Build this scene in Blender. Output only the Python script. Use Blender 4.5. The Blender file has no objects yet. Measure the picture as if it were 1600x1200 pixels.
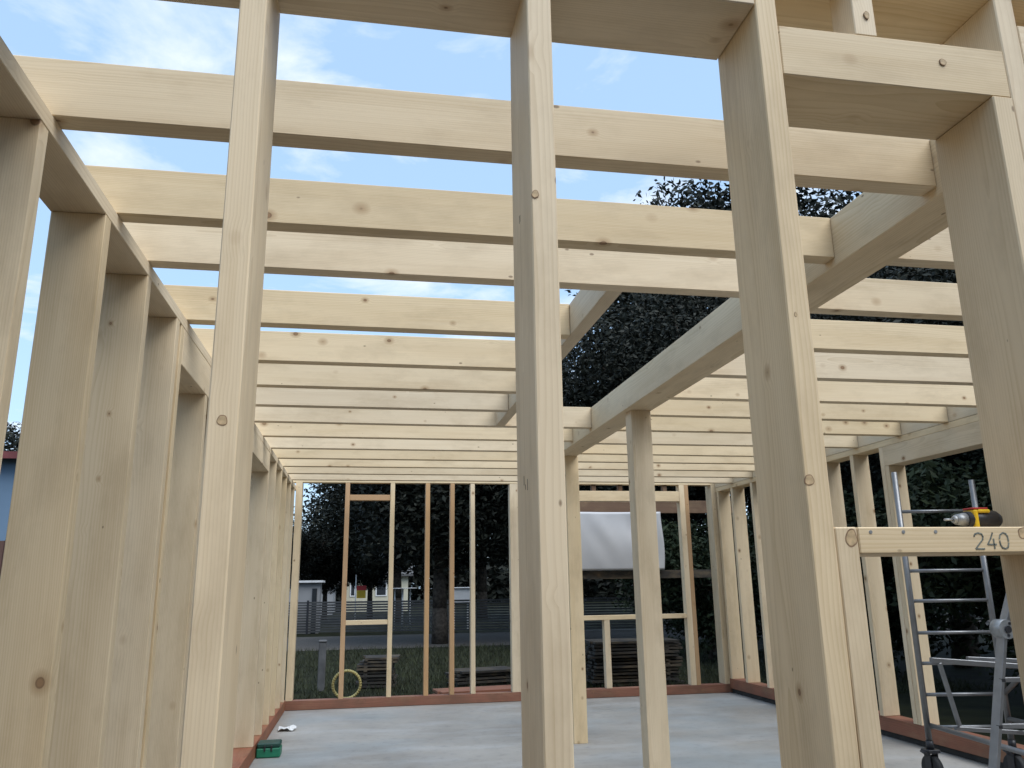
import bpy, bmesh, math, random
import numpy as np
from mathutils import Vector, Matrix

# ------------------------------------------------------------------ camera, world, sun, exposure
scene = bpy.context.scene
COL = scene.collection
R = [[0.98402452, -0.17738895, -0.01512923],
     [0.02878431, 0.24238311, -0.96975352],
     [0.17569063, 0.95382576, 0.24361694]]
cam_d = bpy.data.cameras.new("camera")
cam_d.sensor_width = 36.0
cam_d.lens = 1252.75 / 1600 * 36.0
cam_d.clip_start = 0.02
cam_d.clip_end = 2000
cam = bpy.data.objects.new("camera", cam_d)
COL.objects.link(cam)
rx, ry, rz = Vector(R[0]), -Vector(R[1]), -Vector(R[2])
cam.matrix_world = Matrix(((rx.x, ry.x, rz.x, 0), (rx.y, ry.y, rz.y, 0), (rx.z, ry.z, rz.z, 1.5), (0, 0, 0, 1)))
scene.camera = cam

SUN_EL, SUN_AZ = math.radians(56), math.radians(146)      # azimuth from +Y towards +X
world = bpy.data.worlds.new("World")
scene.world = world
world.use_nodes = True
nt = world.node_tree
nt.nodes.clear()
w_out = nt.nodes.new("ShaderNodeOutputWorld")
w_bg = nt.nodes.new("ShaderNodeBackground")
w_bg.inputs["Strength"].default_value = 0.098
sky = nt.nodes.new("ShaderNodeTexSky")
sky.sky_type = 'NISHITA'
sky.sun_disc = False
sky.sun_elevation = SUN_EL
sky.sun_rotation = SUN_AZ
sky.air_density = 1.0
sky.dust_density = 1.2
tc = nt.nodes.new("ShaderNodeTexCoord")
sep = nt.nodes.new("ShaderNodeSeparateXYZ")
nt.links.new(tc.outputs["Generated"], sep.inputs[0])
zz = nt.nodes.new("ShaderNodeMath"); zz.operation = 'MAXIMUM'; zz.inputs[1].default_value = 0.06
nt.links.new(sep.outputs["Z"], zz.inputs[0])
dx = nt.nodes.new("ShaderNodeMath"); dx.operation = 'DIVIDE'
dy = nt.nodes.new("ShaderNodeMath"); dy.operation = 'DIVIDE'
nt.links.new(sep.outputs["X"], dx.inputs[0]); nt.links.new(zz.outputs[0], dx.inputs[1])
nt.links.new(sep.outputs["Y"], dy.inputs[0]); nt.links.new(zz.outputs[0], dy.inputs[1])
comb = nt.nodes.new("ShaderNodeCombineXYZ")
nt.links.new(dx.outputs[0], comb.inputs[0]); nt.links.new(dy.outputs[0], comb.inputs[1])
comb.inputs[2].default_value = 3.7
cn = nt.nodes.new("ShaderNodeTexNoise")
cn.inputs["Scale"].default_value = 2.3
cn.inputs["Detail"].default_value = 7
cn.inputs["Roughness"].default_value = 0.58
cn.inputs["Distortion"].default_value = 0.35
nt.links.new(comb.outputs[0], cn.inputs["Vector"])
cr = nt.nodes.new("ShaderNodeValToRGB")
cr.color_ramp.elements[0].position = 0.53
cr.color_ramp.elements[0].color = (0, 0, 0, 1)
cr.color_ramp.elements[1].position = 0.74
cr.color_ramp.elements[1].color = (1, 1, 1, 1)
nt.links.new(cn.outputs["Fac"], cr.inputs[0])
base = nt.nodes.new("ShaderNodeMix"); base.data_type = 'RGBA'     # thin high haze over the blue
base.inputs["Factor"].default_value = 0.6
nt.links.new(sky.outputs[0], base.inputs[6])
base.inputs[7].default_value = (2.9, 4.3, 6.1, 1)
cm = nt.nodes.new("ShaderNodeMix"); cm.data_type = 'RGBA'
nt.links.new(cr.outputs[0], cm.inputs["Factor"])
nt.links.new(base.outputs[2], cm.inputs[6])
cm.inputs[7].default_value = (4.6, 5.0, 5.5, 1)
nt.links.new(cm.outputs[2], w_bg.inputs["Color"])
nt.links.new(w_bg.outputs[0], w_out.inputs[0])

sun_d = bpy.data.lights.new("sun", 'SUN')
sun_d.energy = 1.5
sun_d.angle = math.radians(50)
sun_d.color = (0.98, 1.0, 1.02)
sun = bpy.data.objects.new("sun", sun_d)
COL.objects.link(sun)
sd = Vector((math.sin(SUN_AZ) * math.cos(SUN_EL), math.cos(SUN_AZ) * math.cos(SUN_EL), math.sin(SUN_EL)))
sun.rotation_euler = sd.to_track_quat('Z', 'Y').to_euler()

scene.view_settings.view_transform = 'Standard'
scene.view_settings.look = 'None'
scene.view_settings.gamma = 1
scene.view_settings.use_curve_mapping = False
scene.view_settings.exposure = 1.15

# ------------------------------------------------------------------ helpers
rnd = random.Random(7)


def tag(o, label=None, cat=None, group=None, kind=None):
    if label: o["label"] = label
    if cat: o["category"] = cat
    if group: o["group"] = group
    if kind: o["kind"] = kind
    return o


def empty(name, loc, label=None, cat=None, group=None, rz=0.0):
    o = bpy.data.objects.new(name, None)
    o.empty_display_size = 0.2
    COL.objects.link(o)
    o.location = loc
    o.rotation_euler = (0, 0, rz)
    return tag(o, label, cat, group)


def link_mesh(name, me, m, parent=None):
    o = bpy.data.objects.new(name, me)
    COL.objects.link(o)
    if m: me.materials.append(m)
    if parent:
        o.parent = parent
        o.matrix_parent_inverse = world_of(parent).inverted()
    return o


def world_of(o):
    m_ = o.matrix_basis.copy()
    if o.parent: m_ = world_of(o.parent) @ o.matrix_parent_inverse @ m_
    return m_


class MB:
    """collects world-space shapes into one bmesh"""
    def __init__(self): self.bm = bmesh.new()

    def box(self, x0, x1, y0, y1, z0, z1, bev=0.0, mat4=None):
        r = bmesh.ops.create_cube(self.bm, size=1)
        vs = r["verts"]
        for v in vs:
            v.co = Vector(((x0 + x1) / 2 + v.co.x * (x1 - x0), (y0 + y1) / 2 + v.co.y * (y1 - y0), (z0 + z1) / 2 + v.co.z * (z1 - z0)))
        if bev:
            es = list({e for v in vs for e in v.link_edges})
            r = bmesh.ops.bevel(self.bm, geom=es, offset=bev, segments=1, affect='EDGES')
            vs = list({v for f in r["faces"] for v in f.verts} | set(v for v in vs if v.is_valid))
        if mat4 is not None:
            for v in vs: v.co = mat4 @ v.co
        return self

    def tube(self, p0, p1, r0, r1=None, n=12, caps=True):
        r1 = r0 if r1 is None else r1
        p0, p1 = Vector(p0), Vector(p1)
        d = (p1 - p0).normalized()
        q = d.to_track_quat('Z', 'Y')
        a = [self.bm.verts.new(p0 + q @ Vector((r0 * math.cos(t), r0 * math.sin(t), 0))) for t in [2 * math.pi * i / n for i in range(n)]]
        b = [self.bm.verts.new(p1 + q @ Vector((r1 * math.cos(t), r1 * math.sin(t), 0))) for t in [2 * math.pi * i / n for i in range(n)]]
        for i in range(n):
            f = self.bm.faces.new((a[i], a[(i + 1) % n], b[(i + 1) % n], b[i]))
            f.smooth = True
        if caps:
            self.bm.faces.new(list(reversed(a))); self.bm.faces.new(b)
        return self

    def path(self, pts, r, n=10):
        for a, b in zip(pts, pts[1:]):
            self.tube(a, b, r, n=n)
        return self

    def bar(self, p0, p1, w, h):
        """rectangular section bar from p0 to p1 (h is the more vertical side)"""
        p0, p1 = Vector(p0), Vector(p1)
        d = (p1 - p0); L = d.length; d.normalize()
        up = Vector((0, 0, 1)) if abs(d.z) < 0.9 else Vector((0, 1, 0))
        s = d.cross(up).normalized(); u = s.cross(d)
        m = Matrix((( d.x, s.x, u.x, (p0.x + p1.x) / 2), (d.y, s.y, u.y, (p0.y + p1.y) / 2), (d.z, s.z, u.z, (p0.z + p1.z) / 2), (0, 0, 0, 1)))
        return self.box(-L / 2, L / 2, -w / 2, w / 2, -h / 2, h / 2, mat4=m, bev=min(w, h) * 0.12)

    def poly(self, pts):
        self.bm.faces.new([self.bm.verts.new(p) for p in pts]); return self

    def prism(self, pts, axis, a, b):
        """closed outline pts (2D) extruded along axis from a to b"""
        def mk(p, t):
            return {'x': (t, p[0], p[1]), 'y': (p[0], t, p[1]), 'z': (p[0], p[1], t)}[axis]
        A = [self.bm.verts.new(mk(p, a)) for p in pts]
        B = [self.bm.verts.new(mk(p, b)) for p in pts]
        n = len(pts)
        self.bm.faces.new(A); self.bm.faces.new(list(reversed(B)))
        for i in range(n):
            self.bm.faces.new((A[i], B[i], B[(i + 1) % n], A[(i + 1) % n]))
        return self

    def build(self, name, m, parent=None, origin=None):
        bmesh.ops.recalc_face_normals(self.bm, faces=self.bm.faces)
        me = bpy.data.meshes.new(name)
        if origin is not None:
            for v in self.bm.verts: v.co -= Vector(origin)
        self.bm.to_mesh(me); self.bm.free()
        o = link_mesh(name, me, m, parent)
        if origin is not None: o.matrix_basis = Matrix.Translation(origin)
        return o


AX = {'x': Matrix.Identity(4), 'y': Matrix.Rotation(math.pi / 2, 4, 'Z'), 'z': Matrix.Rotation(-math.pi / 2, 4, 'Y')}


def timber(name, x0, x1, y0, y1, z0, z1, axis, m, parent=None, bev=0.0025):
    """one sawn timber; local X runs along the grain so the wood texture follows it"""
    dx_, dy_, dz_ = x1 - x0, y1 - y0, z1 - z0
    L, W, T = {'x': (dx_, dy_, dz_), 'y': (dy_, dx_, dz_), 'z': (dz_, dy_, dx_)}[axis]
    b = MB().box(-L / 2, L / 2, -W / 2, W / 2, -T / 2, T / 2, bev=bev)
    if L > 1.2:                                   # real timber is never quite true
        n_ = 10
        for i in range(1, n_):
            bmesh.ops.bisect_plane(b.bm, geom=b.bm.verts[:] + b.bm.edges[:] + b.bm.faces[:], plane_co=(-L / 2 + L * i / n_, 0, 0), plane_no=(1, 0, 0))
        ay, az, ph, tw = rnd.uniform(-.0022, .0022), rnd.uniform(-.0016, .0016), rnd.uniform(0.8, 2.2), rnd.uniform(-.006, .006)
        for v in b.bm.verts:
            t_q = v.co.x / L
            v.co.y += ay * math.cos(math.pi * ph * t_q); v.co.z += az * math.sin(math.pi * ph * t_q + 1)
            yy, zz_ = v.co.y, v.co.z
            v.co.y = yy - zz_ * tw * t_q; v.co.z = zz_ + yy * tw * t_q
            v.co.y += rnd.uniform(-.0004, .0004); v.co.z += rnd.uniform(-.0004, .0004)
    bmesh.ops.recalc_face_normals(b.bm, faces=b.bm.faces)
    me = bpy.data.meshes.new(name)
    b.bm.to_mesh(me); b.bm.free()
    o = link_mesh(name, me, m, parent)
    o.matrix_basis = Matrix.Translation(((x0 + x1) / 2, (y0 + y1) / 2, (z0 + z1) / 2)) @ AX[axis]
    return o


# ------------------------------------------------------------------ materials
def new_mat(name):
    m = bpy.data.materials.new(name)
    m.use_nodes = True
    t = m.node_tree
    return m, t, t.nodes["Principled BSDF"]


def N(t, typ, **kw):
    n = t.nodes.new(typ)
    for k, v in kw.items():
        setattr(n, k, v)
    return n


def math_n(t, op, a, b=None, clamp=False):
    n = N(t, "ShaderNodeMath", operation=op, use_clamp=clamp)
    for i, v in enumerate((a, b)):
        if v is None: continue
        if isinstance(v, (int, float)): n.inputs[i].default_value = v
        else: t.links.new(v, n.inputs[i])
    return n.outputs[0]


def mix_c(t, fac, a, b):
    n = N(t, "ShaderNodeMix", data_type='RGBA')
    for k, v in ((0, fac), (6, a), (7, b)):
        if isinstance(v, (int, float)): n.inputs[k].default_value = v
        elif isinstance(v, tuple): n.inputs[k].default_value = (*v, 1) if len(v) == 3 else v
        else: t.links.new(v, n.inputs[k])
    return n.outputs[2]


def ramp(t, src, p0, p1, c0=(0, 0, 0), c1=(1, 1, 1)):
    n = N(t, "ShaderNodeValToRGB")
    n.color_ramp.elements[0].position = p0; n.color_ramp.elements[0].color = (*c0, 1)
    n.color_ramp.elements[1].position = p1; n.color_ramp.elements[1].color = (*c1, 1)
    t.links.new(src, n.inputs[0])
    return n.outputs[0]


def wood_mat(name, light, dark, knot_amt=1.15, rough=0.62, stain=0.0):
    m, t, bsdf = new_mat(name)
    tcn = N(t, "ShaderNodeTexCoord")
    oi = N(t, "ShaderNodeObjectInfo")
    rv = math_n(t, 'MULTIPLY', oi.outputs["Random"], 37.0)
    off = N(t, "ShaderNodeCombineXYZ")
    t.links.new(rv, off.inputs[0])
    t.links.new(math_n(t, 'MULTIPLY', oi.outputs["Random"], 13.7), off.inputs[1])
    t.links.new(math_n(t, 'MULTIPLY', oi.outputs["Random"], 91.3), off.inputs[2])
    P = N(t, "ShaderNodeVectorMath", operation='ADD')
    t.links.new(tcn.outputs["Object"], P.inputs[0]); t.links.new(off.outputs[0], P.inputs[1])

    def scaled(v, s):
        n = N(t, "ShaderNodeVectorMath", operation='MULTIPLY')
        t.links.new(v, n.inputs[0]); n.inputs[1].default_value = s
        return n.outputs[0]

    # knots: sparse spheres cut by the faces
    kv = N(t, "ShaderNodeTexVoronoi", voronoi_dimensions='3D', feature='F1')
    kv.inputs["Scale"].default_value = 1.0
    t.links.new(scaled(P.outputs[0], (5.0, 6.4, 6.4)), kv.inputs["Vector"])
    ksep = N(t, "ShaderNodeSeparateColor")
    t.links.new(kv.outputs["Color"], ksep.inputs[0])
    keep = math_n(t, 'GREATER_THAN', ksep.outputs[0], 0.34)
    krad = math_n(t, 'ADD', math_n(t, 'MULTIPLY', ksep.outputs[1], 0.065), 0.035)
    kd = math_n(t, 'DIVIDE', kv.outputs["Distance"], krad)           # 1 at knot rim
    near = math_n(t, 'MULTIPLY', ramp(t, math_n(t, 'DIVIDE', kd, 4.0), 0.0, 1.0, (1, 1, 1), (0, 0, 0)), keep)
    # growth rings around a pith line, bent around knots
    ns = N(t, "ShaderNodeTexNoise")
    ns.inputs["Scale"].default_value = 1.0; ns.inputs["Detail"].default_value = 2
    t.links.new(scaled(P.outputs[0], (1.1, 5.0, 5.0)), ns.inputs["Vector"])
    sp = N(t, "ShaderNodeSeparateXYZ")
    t.links.new(tcn.outputs["Object"], sp.inputs[0])
    py = math_n(t, 'SUBTRACT', sp.outputs[1], math_n(t, 'MULTIPLY', math_n(t, 'SUBTRACT', oi.outputs["Random"], 0.5), 0.22))
    r13 = math_n(t, 'FRACT', math_n(t, 'MULTIPLY', oi.outputs["Random"], 17.31))
    pz = math_n(t, 'SUBTRACT', sp.outputs[2], math_n(t, 'ADD', math_n(t, 'MULTIPLY', r13, 0.12), 0.035))
    rad = math_n(t, 'SQRT', math_n(t, 'ADD', math_n(t, 'MULTIPLY', py, py), math_n(t, 'MULTIPLY', pz, pz)))
    rad = math_n(t, 'ADD', rad, math_n(t, 'MULTIPLY', ns.outputs["Fac"], 0.035))
    rad = math_n(t, 'ADD', rad, math_n(t, 'MULTIPLY', near, 0.012))
    ring = math_n(t, 'FRACT', math_n(t, 'MULTIPLY', rad, 150.0))
    ring = math_n(t, 'POWER', ring, 2.2)
    # fine fibre streaks
    fs = N(t, "ShaderNodeTexNoise")
    fs.inputs["Scale"].default_value = 1.0; fs.inputs["Detail"].default_value = 4
    t.links.new(scaled(P.outputs[0], (2.2, 130.0, 130.0)), fs.inputs["Vector"])
    # broad tone
    bn = N(t, "ShaderNodeTexNoise")
    bn.inputs["Scale"].default_value = 1.0; bn.inputs["Detail"].default_value = 3
    t.links.new(scaled(P.outputs[0], (0.9, 9.0, 9.0)), bn.inputs["Vector"])
    fac = math_n(t, 'ADD', math_n(t, 'MULTIPLY', ring, 0.42), math_n(t, 'MULTIPLY', math_n(t, 'SUBTRACT', fs.outputs["Fac"], 0.5), 0.55))
    fac = math_n(t, 'ADD', fac, math_n(t, 'MULTIPLY', math_n(t, 'SUBTRACT', bn.outputs["Fac"], 0.45), 1.1), clamp=True)
    col = mix_c(t, fac, light, dark)
    # piece to piece tone
    pv = N(t, "ShaderNodeHueSaturation")
    r7 = math_n(t, 'FRACT', math_n(t, 'MULTIPLY', oi.outputs["Random"], 7.77))
    t.links.new(math_n(t, 'ADD', math_n(t, 'MULTIPLY', r7, 0.15), 0.92), pv.inputs["Value"])
    t.links.new(math_n(t, 'ADD', math_n(t, 'MULTIPLY', r13, 0.20), 0.90), pv.inputs["Saturation"])
    t.links.new(col, pv.inputs["Color"])
    col = pv.outputs[0]
    if stain:
        sn = N(t, "ShaderNodeTexNoise"); sn.inputs["Scale"].default_value = 3.0; sn.inputs["Detail"].default_value = 5
        t.links.new(P.outputs[0], sn.inputs["Vector"])
        col = mix_c(t, math_n(t, 'MULTIPLY', ramp(t, sn.outputs["Fac"], 0.45, 0.7), stain), col, (0.10, 0.075, 0.05))
    # knot colour: halo then dark ring and brown heart
    halo = math_n(t, 'MULTIPLY', math_n(t, 'MULTIPLY', ramp(t, math_n(t, 'DIVIDE', kd, 2.4), 0.35, 1.0, (1, 1, 1), (0, 0, 0)), keep), 0.55 * knot_amt)
    col = mix_c(t, halo, col, (0.34, 0.19, 0.085))
    core = math_n(t, 'MULTIPLY', math_n(t, 'MULTIPLY', ramp(t, kd, 0.82, 1.05, (1, 1, 1), (0, 0, 0)), keep), 0.72 * knot_amt)
    heart = ramp(t, kd, 0.55, 0.95, (0.26, 0.145, 0.07), (0.11, 0.06, 0.032))
    col = mix_c(t, core, col, heart)
    # pin knots and nail holes
    k2 = N(t, "ShaderNodeTexVoronoi", voronoi_dimensions='3D', feature='F1'); k2.inputs["Scale"].default_value = 1.0
    t.links.new(scaled(P.outputs[0], (8.0, 15.0, 15.0)), k2.inputs["Vector"])
    k2s = N(t, "ShaderNodeSeparateColor"); t.links.new(k2.outputs["Color"], k2s.inputs[0])
    k2r = math_n(t, 'ADD', math_n(t, 'MULTIPLY', k2s.outputs[1], 0.085), 0.03)
    k2m = math_n(t, 'MULTIPLY', ramp(t, math_n(t, 'DIVIDE', k2.outputs["Distance"], k2r), 0.6, 1.15, (1, 1, 1), (0, 0, 0)), math_n(t, 'GREATER_THAN', k2s.outputs[0], 0.66))
    col = mix_c(t, math_n(t, 'MULTIPLY', k2m, 0.62 * knot_amt), col, (0.15, 0.085, 0.045))
    # handling dirt and resin smears
    dn = N(t, "ShaderNodeTexNoise"); dn.inputs["Scale"].default_value = 1.0; dn.inputs["Detail"].default_value = 7; dn.inputs["Roughness"].default_value = 0.65
    t.links.new(scaled(P.outputs[0], (2.6, 7.0, 7.0)), dn.inputs["Vector"])
    col = mix_c(t, math_n(t, 'MULTIPLY', ramp(t, dn.outputs["Fac"], 0.48, 0.70), 0.30), col, (0.36, 0.26, 0.145))
    t.links.new(col, bsdf.inputs["Base Color"])
    bsdf.inputs["Roughness"].default_value = rough
    bsdf.inputs["Specular IOR Level"].default_value = 0.28
    bp = N(t, "ShaderNodeBump"); bp.inputs["Strength"].default_value = 0.25; bp.inputs["Distance"].default_value = 0.0015
    t.links.new(fs.outputs["Fac"], bp.inputs["Height"])
    t.links.new(bp.outputs[0], bsdf.inputs["Normal"])
    return m


def plain(name, col, rough=0.6, metal=0.0, var=0.25, scale=6.0, bump=0.0):
    m, t, bsdf = new_mat(name)
    tcn = N(t, "ShaderNodeTexCoord")
    n = N(t, "ShaderNodeTexNoise"); n.inputs["Scale"].default_value = scale; n.inputs["Detail"].default_value = 6
    t.links.new(tcn.outputs["Object"], n.inputs["Vector"])
    f = ramp(t, n.outputs["Fac"], 0.3, 0.72)
    c0 = tuple(c * (1 - var) for c in col); c1 = tuple(min(1, c * (1 + var)) for c in col)
    t.links.new(mix_c(t, f, c0, c1), bsdf.inputs["Base Color"])
    bsdf.inputs["Roughness"].default_value = rough
    bsdf.inputs["Metallic"].default_value = metal
    if rough > 0.8: bsdf.inputs["Specular IOR Level"].default_value = 0.12
    if bump:
        bp = N(t, "ShaderNodeBump"); bp.inputs["Strength"].default_value = bump; bp.inputs["Distance"].default_value = 0.02
        t.links.new(n.outputs["Fac"], bp.inputs["Height"]); t.links.new(bp.outputs[0], bsdf.inputs["Normal"])
    return m


def concrete_mat():
    m, t, bsdf = new_mat("concrete_floor")
    tcn = N(t, "ShaderNodeTexCoord")
    def noise(sc, det, vec=None, rough=0.55):
        n = N(t, "ShaderNodeTexNoise"); n.inputs["Scale"].default_value = sc; n.inputs["Detail"].default_value = det
        n.inputs["Roughness"].default_value = rough
        if vec is None: t.links.new(tcn.outputs["Object"], n.inputs["Vector"])
        else:
            v = N(t, "ShaderNodeVectorMath", operation='MULTIPLY'); v.inputs[1].default_value = vec
            t.links.new(tcn.outputs["Object"], v.inputs[0]); t.links.new(v.outputs[0], n.inputs["Vector"])
        return n.outputs["Fac"]
    c = mix_c(t, ramp(t, noise(0.7, 6), 0.35, 0.68), (0.25, 0.23, 0.20), (0.38, 0.355, 0.315))
    c = mix_c(t, math_n(t, 'MULTIPLY', ramp(t, noise(1.0, 5, (0.9, 2.6, 1)), 0.50, 0.68), 0.45), c, (0.43, 0.43, 0.42))
    c = mix_c(t, math_n(t, 'MULTIPLY', ramp(t, noise(0.45, 3), 0.5, 0.66), 0.5), c, (0.23, 0.28, 0.30))
    c = mix_c(t, math_n(t, 'MULTIPLY', ramp(t, noise(9, 8, None, 0.7), 0.52, 0.72), 0.42), c, (0.13, 0.13, 0.125))
    t.links.new(c, bsdf.inputs["Base Color"])
    t.links.new(ramp(t, noise(1.6, 4), 0.3, 0.7, (0.42,) * 3, (0.75,) * 3), bsdf.inputs["Roughness"])
    bp = N(t, "ShaderNodeBump"); bp.inputs["Strength"].default_value = 0.2; bp.inputs["Distance"].default_value = 0.004
    t.links.new(noise(38, 5), bp.inputs["Height"]); t.links.new(bp.outputs[0], bsdf.inputs["Normal"])
    return m


def leaf_mat(name, c0, c1):
    m, t, bsdf = new_mat(name)
    g = N(t, "ShaderNodeNewGeometry")
    oi = N(t, "ShaderNodeObjectInfo")
    tcn = N(t, "ShaderNodeTexCoord")
    n = N(t, "ShaderNodeTexNoise"); n.inputs["Scale"].default_value = 0.9; n.inputs["Detail"].default_value = 3
    t.links.new(tcn.outputs["Object"], n.inputs["Vector"])
    f = math_n(t, 'ADD', math_n(t, 'MULTIPLY', g.outputs["Random Per Island"], 0.55), math_n(t, 'MULTIPLY', n.outputs["Fac"], 0.5), clamp=True)
    col = mix_c(t, f, c0, c1)
    hs = N(t, "ShaderNodeHueSaturation")
    t.links.new(math_n(t, 'ADD', math_n(t, 'MULTIPLY', oi.outputs["Random"], 0.5), 0.75), hs.inputs["Value"])
    t.links.new(col, hs.inputs["Color"])
    t.links.new(hs.outputs[0], bsdf.inputs["Base Color"])
    bsdf.inputs["Roughness"].default_value = 0.6
    bsdf.inputs["Specular IOR Level"].default_value = 0.15
    return m


WOOD = wood_mat("spruce_timber", (0.76, 0.61, 0.405), (0.55, 0.40, 0.22))
WOOD_FAR = wood_mat("spruce_timber_ochre", (0.56, 0.35, 0.18), (0.38, 0.21, 0.10))
SILL = wood_mat("larch_sill_timber", (0.30, 0.125, 0.075), (0.15, 0.06, 0.035), knot_amt=0.6, stain=0.45)
OLDWOOD = wood_mat("weathered_timber", (0.042, 0.038, 0.033), (0.02, 0.018, 0.016), knot_amt=0.5)
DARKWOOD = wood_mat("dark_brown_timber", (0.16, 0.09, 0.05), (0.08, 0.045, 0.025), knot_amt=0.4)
KNOT = plain("knot_wood", (0.50, 0.36, 0.20), 0.7, var=0.35, scale=60)
KNOT_RIM = plain("knot_bark", (0.27, 0.17, 0.095), 0.8, var=0.4, scale=80)
INK = plain("faded_ink", (0.17, 0.18, 0.15), 0.8, var=0.6, scale=90)
PENCIL = plain("pencil", (0.10, 0.07, 0.055), 0.8)
GAP_SHADE = plain("gap_shade", (0.05, 0.05, 0.048), 0.9)
CONC = concrete_mat()
ALU = plain("aluminium", (0.27, 0.27, 0.27), 0.42, metal=0.8, var=0.12, scale=14)
STEEL = plain("galvanised_steel", (0.36, 0.37, 0.37), 0.5, metal=0.7, var=0.2, scale=20)
RUBBER = plain("black_rubber", (0.02, 0.02, 0.02), 0.7)
BLACKP = plain("black_plastic", (0.022, 0.022, 0.025), 0.45)
YELLOWP = plain("yellow_plastic", (0.75, 0.48, 0.02), 0.4, var=0.1)
REDP = plain("red_plastic", (0.42, 0.03, 0.03), 0.5, var=0.1)
GREENP = plain("green_plastic", (0.012, 0.16, 0.085), 0.45, var=0.15)
DARKGREEN = plain("dark_green_plastic", (0.01, 0.055, 0.04), 0.5)
TARP = plain("white_sheeting", (0.47, 0.47, 0.475), 0.5, var=0.08, scale=2)
PAPER = plain("white_paper", (0.72, 0.72, 0.7), 0.8, var=0.06)
HOSE = plain("pale_hose", (0.50, 0.43, 0.17), 0.5, var=0.1)
FENCE = plain("grey_metal_slat", (0.09, 0.088, 0.085), 0.5, metal=0.2, var=0.2, scale=3)
FENCEPOST = plain("dark_metal_post", (0.035, 0.036, 0.04), 0.5, metal=0.2)
GRASS = plain("grass", (0.015, 0.016, 0.006), 0.9, var=0.5, scale=2.2, bump=0.6)
GRASS_B = plain("grass_blades", (0.022, 0.028, 0.008), 0.8, var=0.5, scale=3)
GRAVEL = plain("gravel", (0.10, 0.09, 0.08), 0.95, var=0.4, scale=30, bump=0.5)
BARK = plain("bark", (0.075, 0.062, 0.05), 0.95, var=0.5, scale=9, bump=0.8)
LEAF = leaf_mat("dark_leaves", (0.010, 0.012, 0.009), (0.030, 0.032, 0.023))
LEAF2 = leaf_mat("green_leaves", (0.010, 0.015, 0.008), (0.028, 0.038, 0.017))
ROOFG = plain("grey_roof_tile", (0.12, 0.118, 0.115), 0.85, var=0.3, scale=4)
ROOFR = plain("dark_red_roof_tile", (0.14, 0.035, 0.035), 0.8, var=0.3, scale=5)
BLUEW = plain("blue_render", (0.15, 0.22, 0.30), 0.85, var=0.1, scale=1)
BROWNW = plain("brown_boards", (0.13, 0.075, 0.06), 0.85, var=0.25, scale=2)
CREAM = plain("cream_render", (0.50, 0.47, 0.36), 0.85, var=0.1, scale=1)
GREYW = plain("grey_render", (0.30, 0.30, 0.30), 0.85, var=0.12, scale=1)
WHITEP = plain("white_paint", (0.70, 0.70, 0.69), 0.5, var=0.06)
GLASS = plain("window_glass", (0.03, 0.035, 0.04), 0.85, var=0.1)
GOLD = plain("ochre_cloth", (0.55, 0.36, 0.03), 0.8, var=0.1)

# ------------------------------------------------------------------ setting: ground and floor
GZ = -0.15
b = MB(); b.poly([(-400, -400, GZ), (400, -400, GZ), (400, 700, GZ), (-400, 700, GZ)])
tag(b.build("ground", GRASS), kind="structure")
b = MB(); b.poly([(-60, 23.6, GZ + 0.005), (70, 23.6, GZ + 0.005), (70, 30.2, GZ + 0.005), (-60, 30.2, GZ + 0.005)])
tag(b.build("path", GRAVEL), kind="structure")
b = MB(); b.box(-1.20, 5.42, -3.5, 11.42, GZ - 0.2, 0.0, bev=0.01)
tag(b.build("floor", CONC), kind="structure")

# ------------------------------------------------------------------ left stud wall
LX0, LX1 = -1.115, -0.930
JZ0, JZ1 = 2.855, 3.043
lw = empty("stud_wall", (-1.02, 5, 0), "pale timber stud wall on the left, wide boards running away to the far corner", "stud wall")
timber("bottom_plate", LX0 - 0.02, LX1 + 0.004, -1.5, 11.19, 0.006, 0.13, 'y', SILL, lw)
timber("top_plate", LX0, LX1, -1.5, 11.30, 2.795, 2.853, 'y', WOOD, lw)
timber("lintel", LX0 + 0.002, LX1, 4.122, 8.10, 2.605, 2.793, 'y', WOOD, lw)
for y in (-0.79, -0.19, 0.41, 2.212, 2.811, 3.394, 3.953, 4.060, 8.042, 8.66, 9.27, 9.88, 10.45, 10.98):
    timber("stud", LX0 + 0.003, LX1 - 0.001, y, y + 0.06, 0.131, 2.794, 'z', WOOD, lw)
for y in (4.775, 5.38, 5.98, 6.58):
    timber("stud", LX0 + 0.003, LX1 - 0.001, y, y + 0.06, 0.131, 2.604, 'z', WOOD, lw)

# ------------------------------------------------------------------ front stud wall (nearest the camera)
FY0, FY1 = 1.70, 1.94
fw = empty("stud_wall", (0.5, 1.8, 0), "nearest timber stud wall, tall posts in front of the open room with a window frame at right", "stud wall")


def post(name, x0, x1, z0=0.121, z1=3.139, label=None):
    o = timber(name, x0, x1, FY0, FY1, z0, z1, 'z', WOOD, fw, bev=0.003)
    if label: o["label"] = label
    return o


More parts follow.
